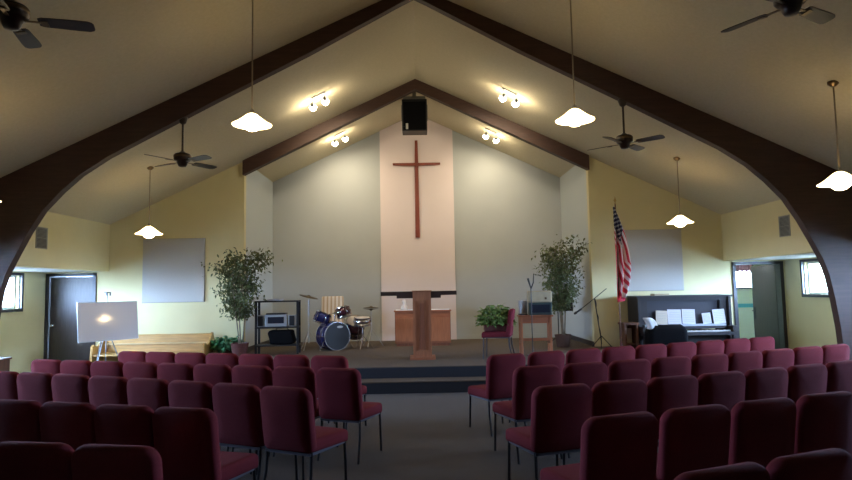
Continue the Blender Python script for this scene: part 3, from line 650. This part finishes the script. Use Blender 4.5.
t = thing('small_monitor', 'grey monitor on the left end of the small wooden table', 'monitor', (1.98, 11.86, ST+.731), math.radians(12)); MB().box((0, 0, .15), (.16, .05, .24), bev=.008).build('panel', 'silver', t); MB().box((0, 0, .012), (.14, .14, .024), bev=.006).build('foot', 'black', t)
t = thing('microphone_stand', 'black microphone stand in front of the small wooden table', 'stand', (2.08, 11.5, ST))
MB().lathe([(0, 0), (.12, 0), (.12, .012), (.03, .03), (0, .035)], 20).build('base', 'black', t, smooth='auto'); MB().tube([(0, 0, .03), (0, 0, 1.24)], .009).build('pole', 'black', t)
m = MB(); m.tube([(0, 0, 1.24), (-.05, 0, 1.42)], .012, r1=.02); m.tube([(0, 0, 1.22), (.05, 0, 1.34), (.06, 0, 1.50), (.20, 0, 1.46)], .012); m.build('microphone_clip', 'black', t)
t = thing('music_stand', 'black music stand behind the right ficus tree', 'stand', (3.0, 13.42, ST))
MB().box((0, 0, .88), (.64, .02, .30), rot=(math.radians(-12), 0, 0), bev=.004).build('desk', 'black', t); MB().tube([(0, .01, .1), (0, .01, .8)], .011).build('pole', 'black', t)
for q in range(3):
    a = q*2*PI/3+.5; MB().tube([(0, 0, .22), (math.cos(a)*.25, math.sin(a)*.25, .01)], .009).build('leg', 'black', t)
t = thing('boom_microphone_stand', 'black boom microphone stand between the right tree and flag', 'stand', (3.72, 12.75, ST))
MB().tube([(0, 0, .10), (-.11, 0, 1.005)], .011).build('pole', 'black', t)
MB().tube([(.145, 0, 1.20), (-.11, 0, 1.005), (-.39, 0, .795)], .008).build('boom', 'black', t)
MB().lathe([(0, 0), (.018, .01), (.02, .12), (.028, .15), (.02, .19), (0, .2)], 12, Matrix.Translation((-.38, .0, .80)) @ Vector((-.75, .0, -.50)).to_track_quat('Z', 'Y').to_matrix().to_4x4()).build('microphone', 'black', t, smooth=True)
for q in range(3):
    a = q*2*PI/3+.2; MB().tube([(0, 0, .24), (math.cos(a)*.22, math.sin(a)*.22, .012)], .009).build('leg', 'black', t)
m = MB(); pts = [(-.10+.01*i+.012*math.sin(i*1.9), -.015, .98-i*.09) for i in range(11)]; m.tube(pts, .006, 6); m.build('cable', 'black', t)

# ------------------------------------------------------------- flag
t = thing('flag', 'limp American flag on a pole left of the piano', 'flag', (3.86, 11.95, ST))
MB().lathe([(0, 0), (.13, 0), (.135, .02), (.06, .06), (.025, .09), (.025, .16), (0, .16)], 20).build('base', 'maroonpot', t, smooth='auto')
MB().tube([(0, 0, .1), (0, 0, 2.84)], .013).build('pole', 'brnwood', t)
MB().lathe([(0, 2.83), (.02, 2.84), (.012, 2.87), (.028, 2.91), (.0, 3.0)], 10).build('finial', 'goldm', t, smooth=True)
bm = bmesh.new(); uvl = bm.loops.layers.uv.new('UVMap'); NU, NV = 60, 40; G = {}
HO, FL = .80, 1.12
for i in range(NU+1):
    for j in range(NV+1):
        u, v = i/NU, j/NV; s = HO*(1-v)+FL*u                       # distance down the pole
        env = [(0, .02), (.3, .12), (.6, .21), (.9, .27), (1.2, .31), (1.5, .29), (1.95, .17)]
        for (a, wa), (c, wc) in zip(env, env[1:]):
            if a <= s <= c: Wd = wa+(wc-wa)*(s-a)/(c-a); break
        num = u*FL-(1-v)*HO; n0 = -s if s < HO else s-2*HO; n1 = s if s < FL else 2*FL-s
        wq = (num-n0)/max(n1-n0, 1e-3)                              # position across the gathered cloth, 0 at its hoist side
        x = Wd*(wq+.07*math.sin(wq*13+s*2.5)*wq) - .055
        y = -.03-.05*math.sin(wq*15+1.2*s)*min(1, s)
        G[i, j] = (bm.verts.new((x, y, 2.80-s*.97)), (u, v))
for i in range(NU):
    for j in range(NV):
        q = [G[i, j], G[i+1, j], G[i+1, j+1], G[i, j+1]]; f = bm.faces.new([a for a, _ in q])
        for lp, (_, w_) in zip(f.loops, q): lp[uvl].uv = w_
me = bpy.data.meshes.new('cloth'); bm.to_mesh(me); bm.free(); me.materials.append(M['flag']); me.shade_smooth()
fo = bpy.data.objects.new('cloth', me); COL.objects.link(fo); fo.parent = t; fo.modifiers.new('thick', 'SOLIDIFY').thickness = .003

# ------------------------------------------------------------- piano and its clutter
t = thing('upright_piano', 'dark upright piano against the right wall', 'piano', (5.27, 12.30, 0)); PX = .93
for s in (-1, 1): MB().b(s*(PX-.05), s*PX, .0, .62, 0, 1.36, bev=.004).build('side_panel', 'piano', t)
MB().b(-PX-.03, PX+.03, -.03, .65, 1.361, 1.40, bev=.006).build('lid', 'piano', t)
MB().b(-PX+.05, PX-.05, .12, .60, .78, 1.36).build('upper_panel', 'pianopanel', t)
m = MB(); m.b(-PX+.05, PX-.05, .04, .099, 1.30, 1.36); m.b(-PX+.05, -PX+.20, .06, .099, .80, 1.30); m.b(PX-.20, PX-.05, .06, .099, .80, 1.30); m.build('panel_frame', 'piano', t)
MB().b(-PX+.05, PX-.05, .12, .60, .05, .62).build('lower_panel', 'piano', t)
MB().b(-PX+.02, PX-.02, -.22, .10, .62, .68, bev=.006).build('key_bed', 'piano', t)
for s in (-1, 1): MB().b(s*(PX-.10), s*(PX-.0), -.22, -.001, .681, .80, bev=.01).build('key_block', 'piano', t); MB().box((s*(PX-.06), -.17, .31), (.07, .07, .62), bev=.01).build('leg', 'piano', t)
m = MB()
for i in range(52): x = -PX+.13+i*(2*PX-.26)/52; m.b(x+.001, x+(2*PX-.26)/52-.001, -.19, -.03, .69, .715)
m.build('white_keys', 'ivory', t, kind='stuff') if False else m.build('white_keys', 'ivory', t)
m = MB()
for i in range(51):
    if i % 7 in (2, 6): continue
    x = -PX+.13+(i+1)*(2*PX-.26)/52; m.b(x-.008, x+.008, -.14, -.03, .716, .728)
m.build('black_keys', 'blackg', t)
MB().b(-PX+.12, PX-.12, -.02, .099, .74, .79, bev=.004).build('fallboard', 'piano', t)
MB().b(-PX+.12, PX-.12, .0, .06, .795, .83).build('music_ledge', 'grey', t)
def sheet(dx, w, h, label, mtl, tilt=0.0, z0=.835):
    o = thing('sheet_music', label, 'papers', (5.27+dx, 12.322, z0), 0, 'sheet music on the piano')
    m = MB().box((0, 0, h/2), (w, .004, h), rot=(0, 0, 0)); m.build('page', mtl, o)
    m = MB()
    for k in range(6): m.b(-w*.4, w*.4, -.0035, -.0025, h*(.18+.12*k), h*(.18+.12*k)+.003)
    m.build('printed_lines', 'tape', o); o.rotation_euler = (math.radians(-7), math.radians(tilt), 0)
sheet(-.46, .23, .27, 'cream sheet, leftmost of the music on the piano', 'paperc', 3)
sheet(-.20, .27, .29, 'white sheet right beside the cream one on the piano', 'paper', 1)
sheet(.08, .26, .29, 'white sheet in the middle of the piano', 'paper', 2)
sheet(.45, .17, .21, 'small white sheet right of the middle on the piano', 'paper', -4)
sheet(.70, .24, .28, 'white sheet at the right end of the piano', 'paper', -3)
A(MB().box((0, 0, .02), (.30, .20, .04), rot=(0, 0, .05), bev=.004).build('hymnal', 'creamcl', loc=(4.86, 12.5, 1.402)), 'closed tan book lying on the left end of the piano lid', 'book')
t = thing('piano_bench', 'dark piano bench in front of the piano', 'bench', (4.66, 11.62, 0))
MB().box((0, 0, .47), (.80, .34, .06), bev=.015).build('seat', 'piano', t)
for a in (-1, 1):
    for c in (-1, 1): MB().box((a*.35, c*.12, .22), (.04, .04, .44), bev=.005).build('leg', 'piano', t)
m = MB().box((0, 0, .16), (.72, .36, .32), bev=.11, seg=6)
for v in m.bm.verts:
    v.co.z = max(.0, v.co.z+.05*math.sin(v.co.x*7+1)+.02*math.sin(v.co.y*19+v.co.x*11)); v.co.z *= (1.25-.75*max(0, v.co.x)-.1*max(0, -v.co.x))
A(m.build('coat_pile', 'coat', smooth=True, loc=(4.60, 11.62, .502)), 'black coat heaped on the piano bench', 'coat')
m = MB().box((0, 0, .07), (.17, .16, .22), bev=.05, seg=5)
for v in m.bm.verts: v.co.x += .03*math.sin(v.co.z*25); v.co.y += .02*math.sin(v.co.x*40); v.co.x += (.10-v.co.z)*.35
A(m.build('white_cloth', 'whitecl', smooth=True, loc=(4.30, 11.56, .83)), 'crumpled white cloth on the black coat left of the piano', 'cloth')
t = thing('low_wooden_shelf', 'low open brown wooden shelf left of the piano', 'shelf', (4.16, 12.25, 0))
MB().b(-.06, .34-.20, -.01, .3, 0, .02).build('bottom', 'brnwood', t)
t_ = t
m = MB(); m.b(-.12, -.08, 0, .34, 0, .84); m.b(.11, .15, 0, .34, 0, .84); m.build('side_panel', 'brnwood', t); MB().b(-.14, .17, -.02, .36, .841, .88, bev=.004).build('top', 'brnwood', t)
MB().b(-.08, .11, .30, .33, .02, .84).build('back_panel', 'brnwood', t); MB().b(-.08, .11, .03, .30, .45, .47).build('shelf', 'brnwood', t)
A(MB().box((0, 0, .15), (.14, .02, .28), rot=(math.radians(-8), .05, 0)).build('leaning_folder', 'paperc', loc=(4.17, 12.45, .472)), 'pale folder leaning inside the low brown shelf', 'folder')

# ------------------------------------------------------------- pew and whiteboard on an easel
t = thing('wooden_pew', 'long light oak pew below the left wall panel', 'bench', (-5.31, 12.45, 0)); PW = 1.06
m = MB().prism([(0, .40), (.02, .78), (.05, .80), (.09, .79), (.06, .40)], -PW, PW, 'x'); o = m.build('backrest', 'ltoak', t, loc=(0, .30, 0))
MB().b(-PW, PW, .285, .312, .60, .63, bev=.004).build('back_rail', 'ltoak2', t)
MB().b(-PW, PW, -.15, .31, .41, .45, bev=.012).build('seat', 'ltoak', t)
for s in (-1, 1):
    MB().prism([(-.16, 0), (-.18, .40), (-.16, .60), (-.10, .64), (-.02, .60), (.08, .60), (.22, .68), (.30, .80), (.37, .82), (.40, .78), (.38, 0)], s*PW, s*(PW+.045), 'x').build('end_panel', 'ltoak', t)
MB().b(-PW, PW, .25, .28, .1, .40).build('rear_stretcher', 'ltoak', t)
# whiteboard placed so that its glossy face catches the pendant by the piano
bc = Vector((-5.72, 11.58, 1.13)); v1 = (Vector((0, 0, 1.6))-bc).normalized(); v2 = (Vector((4.71, 11.0, 2.74))-bc-Vector((-.12, -.1, .10))).normalized()
nn = (v1+v2).normalized(); yaw = math.atan2(nn.x, -nn.y); pit = math.asin(nn.z)
t = thing('easel', 'thin grey tripod easel holding the whiteboard', 'easel', (bc.x, bc.y, 0), yaw)
t.rotation_euler = (0, 0, yaw)
m = MB(); m.tube([(.0, .035, .30), (.0, .035+.10, 1.50-.0)], .011) if False else m.tube([(0, .07, .012), (0, .07, 1.66)], .010)
m.build('mast', 'grey', t)
for s in (-1, 1): MB().tube([(0, .07, 1.02), (s*.36, -.12 if s < 0 else -.06, .012)], .010).build('leg', 'grey', t)
MB().tube([(0, .08, 1.2), (0, .50, .012)], .010).build('leg', 'grey', t)
m = MB(); m.box((0, .055, 1.655), (.10, .05, .02)); m.box((-.035, .03, 1.63), (.012, .03, .07)); m.box((.035, .03, 1.63), (.012, .03, .07)); m.build('clamp', 'black', t)
t = thing('whiteboard', 'blank glossy whiteboard on the easel in front of the pew', 'whiteboard', bc, 0)
t.rotation_mode = 'QUATERNION'
zz = Vector((0, 0, 1)); yv = -nn; xv = yv.cross(zz).normalized(); zv = xv.cross(yv)
t.rotation_quaternion = Matrix((xv, yv, zv)).transposed().to_quaternion()
MB().box((0, .0, 0), (1.12, .014, .70), bev=.002).build('surface', 'board', t)
m = MB(); m.b(-.565, .565, -.009, .012, .345, .357); m.b(-.565, .565, -.009, .012, -.357, -.345); m.b(-.57, -.56, -.009, .012, -.35, .35); m.b(.56, .57, -.009, .012, -.35, .35); m.build('frame', 'silver', t)
# low cabinet at the left edge under the windows
t = thing('side_cabinet', 'low brown wooden cabinet under the left window', 'cabinet', (-6.86, 9.45, 0))
MB().b(-.48, .48, -.0, .4, .05, .64, bev=.004).build('body', 'brnwood', t); MB().b(-.5, .5, -.02, .42, .641, .67, bev=.004).build('top', 'brnwood', t); MB().b(-.46, .46, .02, .38, 0, .05).build('plinth', 'black', t)
for x0, x1 in ((-.46, -.01), (.01, .46)):
    d = MB().b(x0, x1, -.018, -.001, .08, .62, bev=.003).build('door', 'brnwood', t); MB().b((x0+x1)/2-.04, (x0+x1)/2+.04, -.03, -.019, .5, .52).build('handle', 'brass', d)
